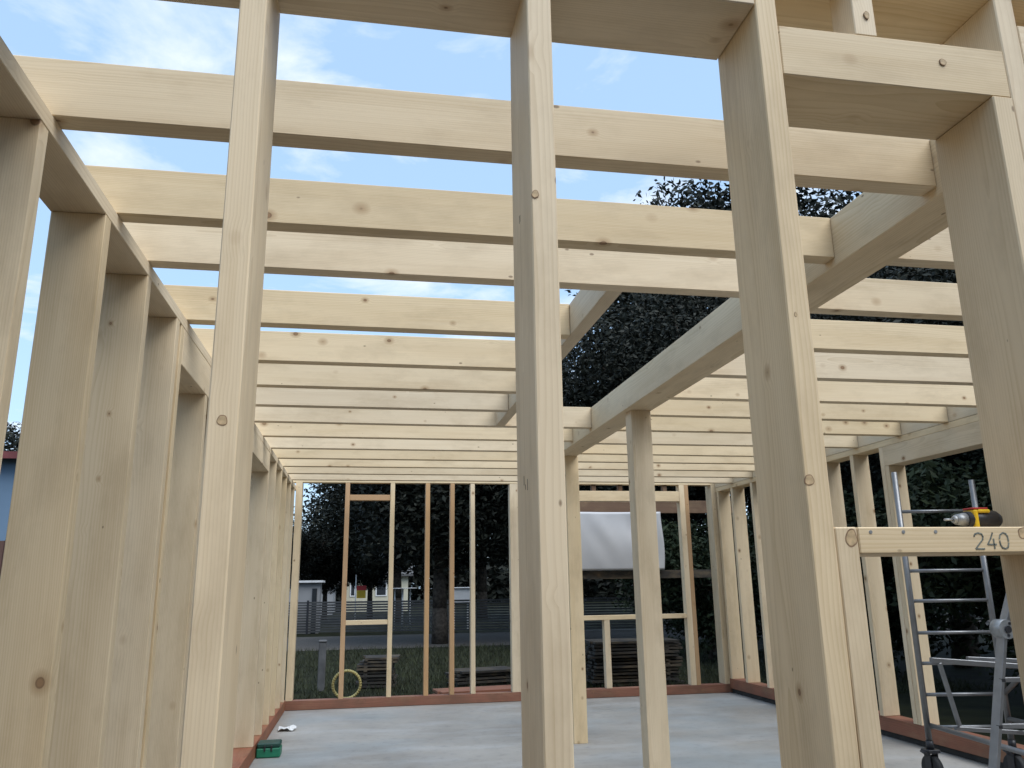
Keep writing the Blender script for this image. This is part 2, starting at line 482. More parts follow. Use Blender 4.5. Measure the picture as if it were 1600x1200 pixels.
timber("bottom_plate", -1.3, 2.6, FY0, FY1, 0.006, 0.12, 'x', SILL, fw)
post("stud", -0.326, -0.264, z1=3.009, label="tall post left of centre with a round knot at mid height")
P2 = post("stud", 0.367, 0.4295, z1=3.009, label="tall post in the middle of the opening with pencil marks on its side")
post("stud", 0.997, 1.0580, label="tall post carrying the left end of the window lintel")
post("stud", 1.752, 1.815)
post("stud", 2.40, 2.46)
post("jack_stud", 1.687, 1.7505, z1=2.8045)
post("trimmer_stud", 1.0595, 1.115, z1=1.6185)
timber("lintel", 1.0595, 1.7505, FY0 + 0.002, FY1 - 0.001, 2.806, 2.956, 'x', WOOD, fw)
timber("cripple_stud", 1.291, 1.357, FY0 + 0.003, FY0 + 0.10, 2.957, 3.139, 'z', WOOD, fw)
timber("lintel", 1.8165, 2.398, FY0 + 0.002, FY1 - 0.001, 2.90, 3.05, 'x', WOOD, fw)
sill = timber("sill_board", 1.1165, 1.6855, FY0 - 0.001, FY1 - 0.004, 1.558, 1.618, 'x', WOOD, fw)
sill["label"] = "window sill board stencilled 240"
timber("top_plate", -1.3, 0.995, FY0 - 0.002, FY1, 3.01, 3.07, 'x', WOOD, fw)
timber("top_plate", 0.94, 2.6, FY0 - 0.002, FY1 + 0.002, 3.14, 3.20, 'x', WOOD, fw)


def knot(x, z, rx_, rz_, parent, y=FY0 - 0.0012, axis='y'):
    b = MB()
    n = 22
    def ring_pts(k, yy, jit):
        return [(x + k * rx_ * math.cos(a) * (1 + jit * math.sin(3 * a + x * 9)), yy, z + k * rz_ * math.sin(a) * (1 + jit * math.cos(2 * a + z * 7))) for a in [2 * math.pi * i / n for i in range(n)]]
    b.prism([(p[0], p[2]) for p in ring_pts(1, 0, 0.10)], 'y', y, y + 0.004)
    o = b.build("knot", KNOT_RIM, parent, origin=(x, y, z))
    b = MB()
    b.prism([(p[0], p[2]) for p in ring_pts(0.84, 0, 0.13)], 'y', y - 0.0003, y + 0.003)
    return o, b.build("knot_heart", KNOT, parent, origin=(x, y, z))


for kx, kz, ka, kb in ((-0.295, 1.839, 0.0105, 0.0125), (-0.262, 2.302, 0.0, 0.0), (0.3765, 2.402, 0.009, 0.010), (1.008, 1.726, 0.012, 0.014),
                       (1.547, 2.895, 0.0105, 0.0105), (1.098, 1.594, 0.015, 0.021), (1.552, 1.603, 0.017, 0.014), (1.33, 3.02, 0.008, 0.012), (1.018, 2.13, 0.004, 0.006)):
    if ka > 0:
        par = sill if kz < 1.61 and kx > 1.115 else fw
        knot(kx, kz, ka, kb, par)

# stencilled number on the sill board
def stroke_text(chars, x, z, w, h, gap, parent):
    shapes = {
        '2': [[(0, .78), (.12, .93), (.5, 1), (.88, .93), (1, .76), (.92, .58), (.3, .2), (0, 0)], [(.1, 0), (1, 0)]],
        '4': [[(.72, 1), (.4, .62), (0, .27)], [(.1, .27), (1, .27)], [(.74, .62), (.74, 0)]],
        '0': [[(.5, 1), (.15, .88), (0, .62)], [(0, .5), (.03, .25), (.2, .06), (.5, 0)], [(.55, 0), (.85, .08), (1, .36)], [(1, .46), (.97, .78), (.8, .94), (.55, 1)]],
    }
    b = MB()
    for i, ch in enumerate(chars):
        ox = x + i * (w + gap)
        for pl in shapes[ch]:
            for p, q in zip(pl, pl[1:]):
                a = Vector((ox + p[0] * w, FY0 - 0.0016, z + p[1] * h)); c = Vector((ox + q[0] * w, FY0 - 0.0016, z + q[1] * h))
                d = (c - a).normalized() * 0.0006
                b.bar(a - d, c + d, 0.0012 if abs(d.x) > 1e-9 and abs(d.z) < 0.00054 else 0.0034, 0.0034 if abs(d.z) < 0.00054 else 0.0012)
    return b.build("stencilled_number", INK, parent)


stroke_text("240", 1.416, 1.567, 0.0235, 0.037, 0.010, sill)
b = MB()
for (y, z, l) in ((1.848, 2.395, 0.022), (1.838, 2.396, 0.018), (1.852, 1.728, 0.022), (1.812, 1.712, 0.026), (1.835, 1.716, 0.012)):
    b.box(0.3664, 0.3672, y, y + 0.0035, z, z + l)
b.build("pencil_mark", PENCIL, P2)
for sx in (1.148, 1.232, 1.316):
    MB().tube((sx, FY0 - 0.0022, 1.607), (sx, FY0 + 0.004, 1.607), 0.0042, n=12).build("screw_head", STEEL, sill)

# ------------------------------------------------------------------ right stud wall
RX0, RX1 = 5.10, 5.285
rw = empty("stud_wall", (5.2, 7, 0), "right hand timber stud wall with a wide doorway behind the aluminium scaffold", "stud wall")
timber("gap_strip", RX0 + 0.03, RX1, 2.0, 11.19, 0.002, 0.058, 'y', GAP_SHADE, rw)  # inset strip, coloured dark to stand in for the shaded gap under the plate
timber("bottom_plate", RX0, RX1, 2.0, 11.19, 0.06, 0.19, 'y', SILL, rw)
timber("top_plate", RX0, RX1, 1.95, 11.19, 2.795, 2.853, 'y', WOOD, rw)
timber("rim_joist", RX0, RX0 + 0.06, 2.12, 11.19, 2.856, 3.040, 'y', WOOD, rw)
timber("lintel", RX0 - 0.002, RX1 - 0.003, 3.5, 7.19, 2.60, 2.793, 'y', WOOD, rw)
for y in (7.192, 7.70, 8.235, 8.83, 9.43, 10.03, 10.63, 11.10):
    timber("stud", RX0 + 0.001, RX1 - 0.002, y, y + 0.06, 0.191, 2.794, 'z', WOOD, rw)
for y in (7.128, 3.502):
    timber("jack_stud", RX0 + 0.001, RX1 - 0.002, y, y + 0.06, 0.191, 2.599, 'z', WOOD, rw)
for y in (3.435, 2.8, 2.2):
    timber("stud", RX0 + 0.001, RX1 - 0.002, y, y + 0.06, 0.191, 2.794, 'z', WOOD, rw)

# ------------------------------------------------------------------ far stud wall
BY0, BY1 = 11.20, 11.32
bw = empty("stud_wall", (2, 11.25, 0), "far timber stud wall on a reddish sill with thin posts and two window openings", "stud wall")
timber("bottom_plate", -0.93, 5.28, BY0 - 0.004, BY1 + 0.02, 0.004, 0.115, 'x', SILL, bw)
timber("top_plate", -1.1, 5.28, BY0, BY1, 2.90, 3.04, 'x', WOOD, bw)
timber("corner_stud", -0.93, -0.845, BY0, BY1 + 0.06, 0.116, 2.899, 'z', WOOD, bw)
for x0, x1, mt in ((-0.272, -0.212, WOOD_FAR), (0.338, 0.398, WOOD), (0.822, 0.882, WOOD_FAR), (1.163, 1.223, WOOD_FAR), (1.448, 1.508, WOOD),
                   (2.005, 2.125, WOOD), (2.62, 2.70, WOOD), (4.535, 4.615, WOOD), (4.617, 4.677, WOOD_FAR)):
    timber("stud", x0, x1, BY0, BY1, 0.116, 2.899, 'z', mt, bw)
timber("corner_post", 5.035, 5.275, BY0 - 0.002, BY1 + 0.08, 0.116, 2.899, 'z', WOOD, bw)
timber("lintel", -0.211, 0.337, BY0 + 0.01, BY1 - 0.01, 2.66, 2.736, 'x', WOOD_FAR, bw)
timber("sill_rail", -0.211, 0.337, BY0 + 0.01, BY1 - 0.01, 1.025, 1.083, 'x', WOOD, bw)
timber("lintel", 2.701, 4.534, BY0 + 0.004, BY1 - 0.004, 2.66, 2.806, 'x', WOOD, bw)
timber("sill_rail", 2.701, 4.534, BY0 + 0.004, BY1 - 0.004, 1.015, 1.075, 'x', WOOD, bw)
timber("cripple_stud", 3.315, 3.395, BY0 + 0.006, BY1 - 0.004, 0.116, 1.014, 'z', WOOD, bw)
for x in (2.95, 3.22, 3.62, 4.3):
    timber("cripple_stud", x, x + 0.06, BY0 + 0.03, BY1 - 0.004, 2.807, 2.899, 'z', DARKWOOD, bw)

# ------------------------------------------------------------------ beam, trimmer, posts, joists
t_ = timber("ceiling_beam", 1.972, 2.195, 1.945, 8.32, 2.818, 3.043, 'y', WOOD, bev=0.004)
tag(t_, "long heavy beam running away through the middle of the ceiling, joists meeting both its sides", "beam")
t_ = timber("trimmer_joist", 1.105, 1.185, 3.468, 6.798, 2.857, 3.041, 'y', WOOD)
tag(t_, "short joist framing the left side of the open ceiling hole beside the heavy beam", "joist")
t_ = timber("support_post", 2.02, 2.18, 5.86, 6.00, 0.0, 2.817, 'z', WOOD)
tag(t_, "nearer of the two free standing square posts under the heavy ceiling beam", "post")
t_ = timber("support_post", 2.06, 2.20, 8.15, 8.29, 0.0, 2.817, 'z', WOOD)
tag(t_, "farther of the two free standing square posts, under the far end of the heavy beam", "post")

ORD = ["first", "second", "third", "fourth", "fifth", "sixth", "seventh", "eighth", "ninth", "tenth", "eleventh", "twelfth", "thirteenth", "fourteenth"]


def joist(x0, x1, y, label, group):
    j = timber("ceiling_joist", x0, x1, y, y + 0.08, JZ0 + rnd.uniform(0, 0.002), JZ1 + rnd.uniform(-0.003, 0.002), 'x', WOOD)
    return tag(j, label, "joist", group)


LEFT = [(2.285, 1.970), (2.930, 1.970), (3.383, 1.970), (4.163, 1.103), (4.900, 1.103), (5.527, 1.103), (6.158, 1.103), (6.800, 1.970), (7.467, 1.970),
        (8.128, 1.970)]
for i, (y, x1) in enumerate(LEFT):
    where = "from left wall to long beam" if x1 > 1.5 else "from left wall to the trimmer"
    joist(-1.11, x1, y, f"{ORD[i]} ceiling joist from the camera, {where}", "ceiling joists left of the beam")
RIGHT = [2.905, 3.560, 4.225, 4.895, 5.570, 6.209, 6.865, 7.575, 8.215]
for i, y in enumerate(RIGHT):
    joist(2.197, 5.098, y, f"{ORD[i]} ceiling joist from the camera, from long beam to right wall", "ceiling joists right of the beam")
FULL = [8.780, 9.373, 9.977, 10.575]
for i, y in enumerate(FULL):
    joist(-1.11, 5.098, y, f"{['nearest', 'second', 'third', 'last'][i]} of the four full width joists beyond the beam's far end", "full width ceiling joists at the far end")

# ------------------------------------------------------------------ outside shelter and sheet behind the right window
sh = empty("timber_shelter", (4, 12.5, GZ), "old dark timber shelter standing right behind the far wall's right window", "shelter")
timber("beam", 2.5, 6.0, 12.45, 12.57, 2.60, 2.80, 'x', DARKWOOD, sh)
timber("rail", 2.5, 6.0, 12.46, 12.54, 1.575, 1.70, 'x', OLDWOOD, sh)
for x in (2.5, 5.9):
    timber("post", x, x + 0.1, 12.58, 12.68, GZ, 2.85, 'z', OLDWOOD, sh)
bm = bmesh.new()
nx, nz = 40, 24
rows = []
for k in range(nz + 1):
    row = []
    for i in range(nx + 1):
        u, v = i / nx, k / nz
        x = 3.10 + 1.60 * u + 0.02 * math.sin(v * 5)
        z = 1.705 + 0.91 * v - 0.006 * math.sin(math.pi * u) * v
        y = 12.40 + 0.010 * math.sin(6.5 * (u + 0.55 * v) + 0.6) + 0.005 * math.sin(13 * u + 8 * v) + 0.003 * math.sin(29 * u + 9 * v)
        row.append(bm.verts.new((x, y, z)))
    rows.append(row)
for k in range(nz):
    for i in range(nx):
        f = bm.faces.new((rows[k][i], rows[k][i + 1], rows[k + 1][i + 1], rows[k + 1][i])); f.smooth = True
me = bpy.data.meshes.new("sheet"); bm.to_mesh(me); bm.free()
so = link_mesh("plastic_sheet", me, TARP)
md = so.modifiers.new("thick", 'SOLIDIFY'); md.thickness = 0.004
tag(so, "white sheet hanging on the dark shelter behind the far right window", "sheet")

# ------------------------------------------------------------------ scaffold tower
sc = empty("scaffold_tower", (4.6, 5.9, 0), "aluminium rolling scaffold tower standing at the right by the wide doorway", "scaffold")
Lp, Rp = Vector((4.30, 5.95, 0)), Vector((4.905, 5.82, 0))
Ln, Rn = Vector((4.12, 4.20, 0)), Vector((4.725, 4.07, 0))


def up(p, z): return Vector((p.x, p.y, z))


RZ = (0.395, 0.63, 0.86, 1.088, 1.331, 1.564, 1.80, 2.036)
for A, B in ((Lp, Rp), (Ln, Rn)):
    for p, top in ((A, 2.36), (B, 2.285)):
        MB().tube(up(p, 0.27), up(p, top), 0.0225, n=16).build("upright", ALU, sc)
    for z in RZ:
        MB().tube(up(A, z), up(B, z), 0.0135, n=12).build("rung", ALU, sc)
    for p in (A, B):
        w = MB(); w.tube(p + Vector((-0.024, 0, 0.10)), p + Vector((0.024, 0, 0.10)), 0.098, n=28)
        wh = w.build("castor", RUBBER, sc)
        f = MB(); f.box(p.x - 0.036, p.x - 0.029, p.y - 0.035, p.y + 0.035, 0.08, 0.215, bev=0.002); f.box(p.x + 0.029, p.x + 0.036, p.y - 0.035, p.y + 0.035, 0.08, 0.215, bev=0.002)
        f.box(p.x - 0.05, p.x + 0.05, p.y - 0.05, p.y + 0.05, 0.215, 0.24, bev=0.004); f.tube(up(p, 0.24), up(p, 0.30), 0.028, n=14)
        f.bar((p.x - 0.036, p.y - 0.02, 0.20), (p.x - 0.095, p.y - 0.03, 0.235), 0.04, 0.012)
        f.build("castor_fork", BLACKP, wh)
MB().tube(up(Lp, 0.41) + Vector((0.02, 0, 0)), up(Ln, 0.41), 0.018).build("brace", ALU, sc)
MB().tube(up(Rp, 0.45), up(Rn, 0.45), 0.018).build("brace", ALU, sc)
MB().tube(up(Rp, 0.63), up(Rn, 1.8), 0.018).build("brace", ALU, sc)
k = MB(); k.bar((4.235, 5.72, 0.905), (4.95, 5.62, 0.845), 0.045, 0.04); k.bar((4.95, 5.62, 0.845), (5.05, 5.6, 0.84), 0.045, 0.04)
k.build("bracket_arm", ALU, sc)
k = MB(); k.bar((4.60, 5.79, 0.90), (5.04, 5.72, 0.875), 0.03, 0.03); k.build("bracket_arm", ALU, sc)
k = MB(); k.bar((4.29, 5.70, 0.885), (4.385, 5.70, 0.44), 0.028, 0.028); k.build("bracket_strut", ALU, sc)
k = MB(); k.bar((4.36, 5.72, 0.42), (4.90, 5.66, 0.375), 0.03, 0.03); k.build("bracket_strut", ALU, sc)

# ------------------------------------------------------------------ folding ladder
ld = empty("folding_ladder", (3.8, 4.5, 0), "hinged aluminium multi position ladder leaning at the right edge, in front of the scaffold", "ladder")
side = Vector((0.45, -0.09, 0))
foot, hinge, tip = Vector((3.585, 4.55, 0.012)), Vector((3.935, 4.60, 1.19)), Vector((4.13, 4.60, 1.60))
for s in (Vector((0, 0, 0)), side):
    k = MB(); k.bar(foot + s, hinge + s, 0.026, 0.066); r = k.build("rail", ALU, ld)
    d = (hinge - foot)
    for q in (0.10, 0.31, 0.53, 0.75):
        c = foot + s + d * q
        MB().box(c.x - 0.012, c.x + 0.012, c.y - 0.0355, c.y - 0.012, c.z - 0.009, c.z + 0.009).build("rung_end", BLACKP, r)
    k = MB(); k.bar(hinge + s, tip + s, 0.026, 0.060); r2 = k.build("rail", ALU, ld)
    k = MB(); c = hinge + s
    k.tube(c + Vector((0, -0.042, 0.0)), c + Vector((0, 0.042, 0.0)), 0.058, n=22); hg = k.build("hinge", STEEL, ld)
    k = MB(); k.tube(c + Vector((0, -0.052, 0.0)), c + Vector((0, -0.042, 0.0)), 0.022, n=16)
    k.tube(c + Vector((0.0, -0.047, -0.036)), c + Vector((0.0, -0.042, -0.036)), 0.009, n=10); k.tube(c + Vector((0.02, -0.047, 0.036)), c + Vector((0.02, -0.042, 0.036)), 0.009, n=10)
    k.build("hinge_pin", BLACKP, hg)
    k = MB(); k.box(foot.x + s.x - 0.04, foot.x + s.x + 0.04, foot.y + s.y - 0.045, foot.y + s.y + 0.045, 0.001, 0.05, bev=0.006); k.build("rubber_foot", RUBBER, r)
for q in (0.10, 0.31, 0.53, 0.75):
    c = foot + (hinge - foot) * q
    k = MB(); k.bar(c, c + side, 0.03, 0.028); k.build("rung", ALU, ld)
for q in (0.35, 0.8):
    c = hinge + (tip - hinge) * q
    k = MB(); k.bar(c, c + side, 0.03, 0.028); k.build("rung", ALU, ld)

# ------------------------------------------------------------------ cordless drill lying on the sill
dr = empty("cordless_drill", (1.56, 1.86, 1.618), "yellow and black cordless drill lying on the window sill board", "drill")
k = MB(); k.tube((1.535, 1.865, 1.648), (1.622, 1.865, 1.648), 0.021, 0.023, n=18); k.tube((1.622, 1.865, 1.648), (1.634, 1.865, 1.648), 0.023, 0.016, n=18); k.build("motor_body", BLACKP, dr)
k = MB(); k.tube((1.508, 1.865, 1.648), (1.536, 1.865, 1.648), 0.013, 0.018, n=16); k.tube((1.500, 1.865, 1.648), (1.509, 1.865, 1.648), 0.008, 0.013, n=14); k.build("chuck", STEEL, dr)
k = MB(); k.box(1.548, 1.560, 1.842, 1.888, 1.622, 1.672, bev=0.003); k.box(1.5605, 1.596, 1.842, 1.888, 1.664, 1.673, bev=0.003); k.build("housing_band", YELLOWP, dr)
k = MB(); k.box(1.548, 1.592, 1.846, 1.884, 1.6735, 1.678, bev=0.001); k.build("housing_stripe", REDP, dr)
k = MB(); k.box(1.575, 1.605, 1.885, 1.93, 1.624, 1.658, bev=0.006); k.build("handle", BLACKP, dr)
k = MB(); k.tube((1.475, 1.865, 1.648), (1.501, 1.865, 1.648), 0.003, n=8); k.build("drill_bit", STEEL, dr)

# ------------------------------------------------------------------ small things on the floor
tcse = empty("tool_case", (-0.80, 8.33, 0), "small green plastic tool case on the concrete floor against the left wall", "tool case")
k = MB(); k.box(-0.918, -0.705, 8.22, 8.42, 0.002, 0.085, bev=0.01); k.build("case_body", GREENP, tcse)
k = MB(); k.box(-0.915, -0.708, 8.222, 8.418, 0.087, 0.128, bev=0.01); k.build("lid", DARKGREEN, tcse)
for q in (-0.85, -0.79):
    MB().box(q, q + 0.015, 8.208, 8.219, 0.06, 0.11, bev=0.002).build("latch", BLACKP, tcse)
k = MB()
bm = k.bm
vs = []
for i in range(7):
    for j in range(5):
        vs.append(bm.verts.new((-0.86 + i * 0.03 + rnd.uniform(-.006, .006), 9.62 + j * 0.05 + rnd.uniform(-.008, .008), 0.006 + rnd.uniform(0, 0.035))))
for i in range(6):
    for j in range(4):
        bm.faces.new((vs[i * 5 + j], vs[(i + 1) * 5 + j], vs[(i + 1) * 5 + j + 1], vs[i * 5 + j + 1]))
pp = k.build("paper_scrap", PAPER)
md = pp.modifiers.new("thick", 'SOLIDIFY'); md.thickness = 0.0015
tag(pp, "crumpled white paper scrap on the floor at the far left corner", "paper")

# ------------------------------------------------------------------ things in the garden behind the far wall
k = MB()
for rr, dz in ((0.185, 0), (0.175, 0.012), (0.18, -0.01)):
    pts = [(-0.175 + rr * math.cos(a), 11.56 + dz + 0.05 * (1 - math.sin(a)), 0.155 - 0.0 + 0.0 + rr * math.sin(a)) for a in [2 * math.pi * i / 36 for i in range(37)]]
    k.path(pts, 0.014, n=8)
hz = k.build("hose_coil", HOSE)
hz.location = (0, -0.10, 0.10)
tag(hz, "pale yellow coil of hose leaning against the far wall outside", "hose")

k = MB(); k.box(-0.695, -0.575, 14.38, 14.50, GZ, 0.62, bev=0.01); k.box(-0.705, -0.565, 14.37, 14.51, 0.62, 0.66, bev=0.012)
tag(k.build("concrete_post", plain("dark_concrete", (0.10, 0.10, 0.10), 0.9)), "short square grey concrete post in the grass outside the far wall", "post")


def plank_stack(name, x, y, w, d, n, label, m, step=0.055, rot=0.0):
    k = MB()
    for i in range(n):
        jx, jy = rnd.uniform(-.06, .06), rnd.uniform(-.05, .05)
        z = GZ + 0.02 + i * step
        for q in range(4):
            yy = -d / 2 + q * d / 4 + jy
            k.box(-w / 2 + jx + rnd.uniform(-.04, .04), w / 2 + jx, yy, yy + d / 4 * 0.86, z, z + step * 0.62)
        if i < n - 1:
            for xx in (-w * 0.35, w * 0.35):
                k.box(xx - 0.03, xx + 0.03, -d / 2, d / 2, z + step * 0.62, z + step)
    o = k.build(name, m)
    o.location = (x, y, 0); o.rotation_euler = (0, 0, rot)
    return tag(o, label, "planks")


plank_stack("plank_stack", 4.55, 13.9, 1.5, 0.8, 13, "tall stack of weathered planks outside behind the far right window", OLDWOOD)
plank_stack("plank_stack", 2.05, 14.4, 1.0, 0.6, 5, "low stack of dark planks outside, behind the thin posts of the far wall", OLDWOOD, rot=0.2)
plank_stack("plank_stack", 0.32, 14.8, 0.6, 0.6, 9, "narrow dark stack of planks outside behind the far left window frame", OLDWOOD, rot=-0.1)
plank_stack("plank_stack", 1.75, 12.6, 1.3, 0.5, 3, "few reddish boards lying outside close behind the far wall", SILL, rot=0.1)

# slatted fence
fn = empty("slat_fence", (4, 30.3, GZ), "long grey fence of horizontal slats across the back of the garden", "fence")
k = MB()
FX0, FX1 = -14, 34
def fy(x): return 31.5 - 0.22 * x
nsl = 12
segs = [FX0 + i * 3.0 for i in range(17)]
for a, b_ in zip(segs, segs[1:]):
    for i in range(nsl):
        z = GZ + 0.06 + i * 0.094
        k.bar((a, fy(a), z + 0.04), (b_, fy(b_), z + 0.04), 0.02, 0.066)
k.build("slat_panel", FENCE, fn)
for a in segs:
    k = MB(); k.box(a - 0.04, a + 0.04, fy(a) - 0.07, fy(a) - 0.015, GZ, GZ + 1.22, bev=0.005); k.build("fence_post", FENCEPOST, fn)

# garden table and chairs beyond
gt = empty("garden_table", (1.55, 24.0, GZ), "small white garden table far behind the thin posts", "table")
k = MB(); k.tube((1.55, 33.0, 1.44), (1.55, 33.0, 1.47), 0.55, n=24); k.build("table_top", WHITEP, gt)
for a in range(4):
    k = MB(); k.tube((1.55 + 0.3 * math.cos(a * 1.57), 33 + 0.3 * math.sin(a * 1.57), GZ), (1.55 + 0.3 * math.cos(a * 1.57), 33 + 0.3 * math.sin(a * 1.57), 1.44), 0.025); k.build("leg", WHITEP, gt)
gt.location = (1.55, 33.0, GZ)
for ch in list(gt.children): ch.matrix_parent_inverse = Matrix.Translation((-1.55, -33.0, -GZ))
k = MB(); k.box(3.55, 4.25, 33.2, 33.8, 0.85, 1.40, bev=0.02); k.box(3.5, 4.3, 33.15, 33.85, 1.41, 1.46, bev=0.01)
for xx in (3.6, 4.15):
    k.box(xx, xx + 0.06, 33.3, 33.36, GZ, 0.85)
tag(k.build("garden_bench", WHITEP), "white bench with a backrest behind the slatted fence", "bench")


# houses
def gable_house(name, x0, x1, y0, y1, eave, ridge, wall_m, roof_m, label, windows=(), ridge_axis='x', chimney=None):
    h = empty(name, ((x0 + x1) / 2, (y0 + y1) / 2, GZ), label, "house")
    k = MB()
    if ridge_axis == 'x':
        ym = (y0 + y1) / 2
        k.prism([(y0, GZ), (y1, GZ), (y1, eave), (ym, ridge - 0.12), (y0, eave)], 'x', x0, x1)
    else:
        xm = (x0 + x1) / 2
        k.prism([(x0, GZ), (x1, GZ), (x1, eave), (xm, ridge - 0.12), (x0, eave)], 'y', y0, y1)
    k.build("wall", wall_m, h)
    k = MB()
    o_ = 0.35
    if ridge_axis == 'x':
        s = (ridge - eave) / ((y1 - y0) / 2)
        k.prism([(y0 - o_, eave - o_ * s), (ym, ridge), (y1 + o_, eave - o_ * s), (y1 + o_, eave - o_ * s + 0.16), (ym, ridge + 0.18), (y0 - o_, eave - o_ * s + 0.16)], 'x', x0 - o_, x1 + o_)
    else:
        s = (ridge - eave) / ((x1 - x0) / 2)
        k.prism([(x0 - o_, eave - o_ * s), (xm, ridge), (x1 + o_, eave - o_ * s), (x1 + o_, eave - o_ * s + 0.16), (xm, ridge + 0.18), (x0 - o_, eave - o_ * s + 0.16)], 'y', y0 - o_, y1 + o_)
    r = k.build("roof", roof_m, h)
    if chimney:
        k = MB(); k.box(chimney - 0.3, chimney + 0.3, (y0 + y1) / 2 - 0.3, (y0 + y1) / 2 + 0.3, ridge - 0.3, ridge + 0.9); k.build("chimney", ROOFR, r)
    for (a, b_, c, d) in windows:
        k = MB(); k.box(a, b_, y0 - 0.05, y0 + 0.02, c, d); f = k.build("window", WHITEP, h)
        k = MB(); k.box(a + 0.08, b_ - 0.08, y0 - 0.06, y0 - 0.051, c + 0.08, d - 0.08); k.build("pane", GLASS, f)
    return h


gable_house("house", -8.6, -1.9, 55, 62, 1.9, 3.6, GREYW, ROOFG, "low grey house with a grey gabled roof far behind the left window frame", windows=((-4.2, -3.3, 0.3, 1.4),), ridge_axis='y')
gable_house("house", -1.3, 3.2, 60, 66, 2.45, 4.0, CREAM, ROOFG, "pale cream house with a grey roof far beyond the fence", windows=((0.9, 1.7, 0.9, 2.0), (-0.9, -0.5, 0.9, 2.0)), chimney=-0.9)
gable_house("house", -14.5, -7.25, 20, 29, 4.50, 5.15, BLUEW, ROOFR, "blue house with a dark red tiled roof seen between the left studs", windows=((-10.2, -9.0, 1.2, 2.6),), ridge_axis='x')
k = MB()
for i in range(30):
    x = -9.2 + i * 0.15
    k.box(x, x + 0.142, 13.0, 13.03, GZ, 2.25 + rnd.uniform(-0.01, 0.01))
for z in (0.4, 1.8): k.box(-9.2, -4.7, 13.031, 13.08, z, z + 0.09)
k2_ = MB()  # side fence added out of view to keep low light off the left wall
for i in range(68):
    y = -3.2 + i * 0.15
    k2_.box(-3.33, -3.30, y, y + 0.142, GZ, 2.25 + rnd.uniform(-0.01, 0.01))
for z in (0.4, 1.8): k2_.box(-3.38, -3.331, -3.2, 6.99, z, z + 0.09)
tag(k2_.build("board_fence", BROWNW), "tall brown board fence added outside the left stud wall to shade it", "fence")
tag(k.build("board_fence", BROWNW), "tall brown board fence in front of the blue house", "fence")
k = MB(); k.box(-2.45, -1.62, 32.5, 34, GZ, 1.72); hs = empty("garden_shed", (-2, 33.2, GZ), "small grey garden shed behind the fence at the far left", "shed"); k.build("wall", GREYW, hs)
k = MB(); k.box(-2.6, -1.5, 32.35, 34.1, 1.722, 1.80); k.build("roof", WHITEP, hs)
k = MB(); k.box(-1.9, -1.72, 32.46, 32.499, GZ, 1.5); k.build("door", GLASS, hs)
fl = empty("flag", (-0.15, 40, GZ), "red and yellow flag hanging on a pole beyond the fence", "flag")
k = MB(); k.tube((-0.33, 40, GZ), (-0.33, 40, 2.1), 0.025); k.build("pole", WHITEP, fl)
k = MB(); k.box(-0.29, 0.16, 39.99, 40.01, 1.38, 1.60); k.build("red_stripe", REDP, fl)
k = MB(); k.box(-0.28, 0.14, 39.992, 40.008, 1.02, 1.379); k.build("yellow_stripe", GOLD, fl)


# ------------------------------------------------------------------ trees
def leaf_mesh(seed, n_clumps, per, rx_, rz_, leaf, shape='round'):
    r = np.random.default_rng(seed)
    cs, rs = [], []
    for _ in range(n_clumps):
        d = r.normal(size=3); d /= np.linalg.norm(d)
        rr = r.uniform(0.25, 1.0) ** 0.5
        c = d * rr * 0.86
        if shape == 'cone':
            hgt = r.uniform(-1, 1)
            a = r.uniform(0, 2 * math.pi); q = (1 - (hgt + 1) / 2) * 0.85 * math.sqrt(r.uniform(0.2, 1)) + 0.08
            c = np.array((q * math.cos(a), q * math.sin(a), hgt))
        elif c[2] < -0.3:
            c[:2] *= 0.8
        cs.append(c * np.array((rx_, rx_, rz_))); rs.append(r.uniform(0.16, 0.34) * min(rx_, rz_))
    P = []
    for c, q in zip(cs, rs):
        m_ = int(per * r.uniform(0.6, 1.4))
        d = r.normal(size=(m_, 3)); d /= np.linalg.norm(d, axis=1)[:, None]
        rad = q * r.uniform(0.15, 1.25, size=(m_, 1)) ** 0.6
        P.append(c + d * rad * np.array((1.15, 1.15, 0.75)))
    P = np.concatenate(P)
    n = len(P)
    t1 = r.normal(size=(n, 3)); t1[:, 2] *= 0.7; t1 /= np.linalg.norm(t1, axis=1)[:, None]
    t2 = np.cross(t1, r.normal(size=(n, 3))); t2 /= np.linalg.norm(t2, axis=1)[:, None]
    s = leaf * r.uniform(0.6, 1.4, size=(n, 1))
    a = P - t1 * s; b_ = P + t2 * s * 0.42; c_ = P + t1 * s; d_ = P - t2 * s * 0.42
    V = np.stack([a, b_, c_, d_], 1).reshape(-1, 3)
    me = bpy.data.meshes.new("crown")
    me.vertices.add(4 * n); me.loops.add(4 * n); me.polygons.add(n)
    me.vertices.foreach_set("co", V.ravel().astype(np.float32))
    me.loops.foreach_set("vertex_index", np.arange(4 * n, dtype=np.int32))
    me.polygons.foreach_set("loop_start", np.arange(0, 4 * n, 4, dtype=np.int32))
    me.polygons.foreach_set("loop_total", np.full(n, 4, dtype=np.int32))
    me.update()
    return me, [Vector(c) for c in cs]


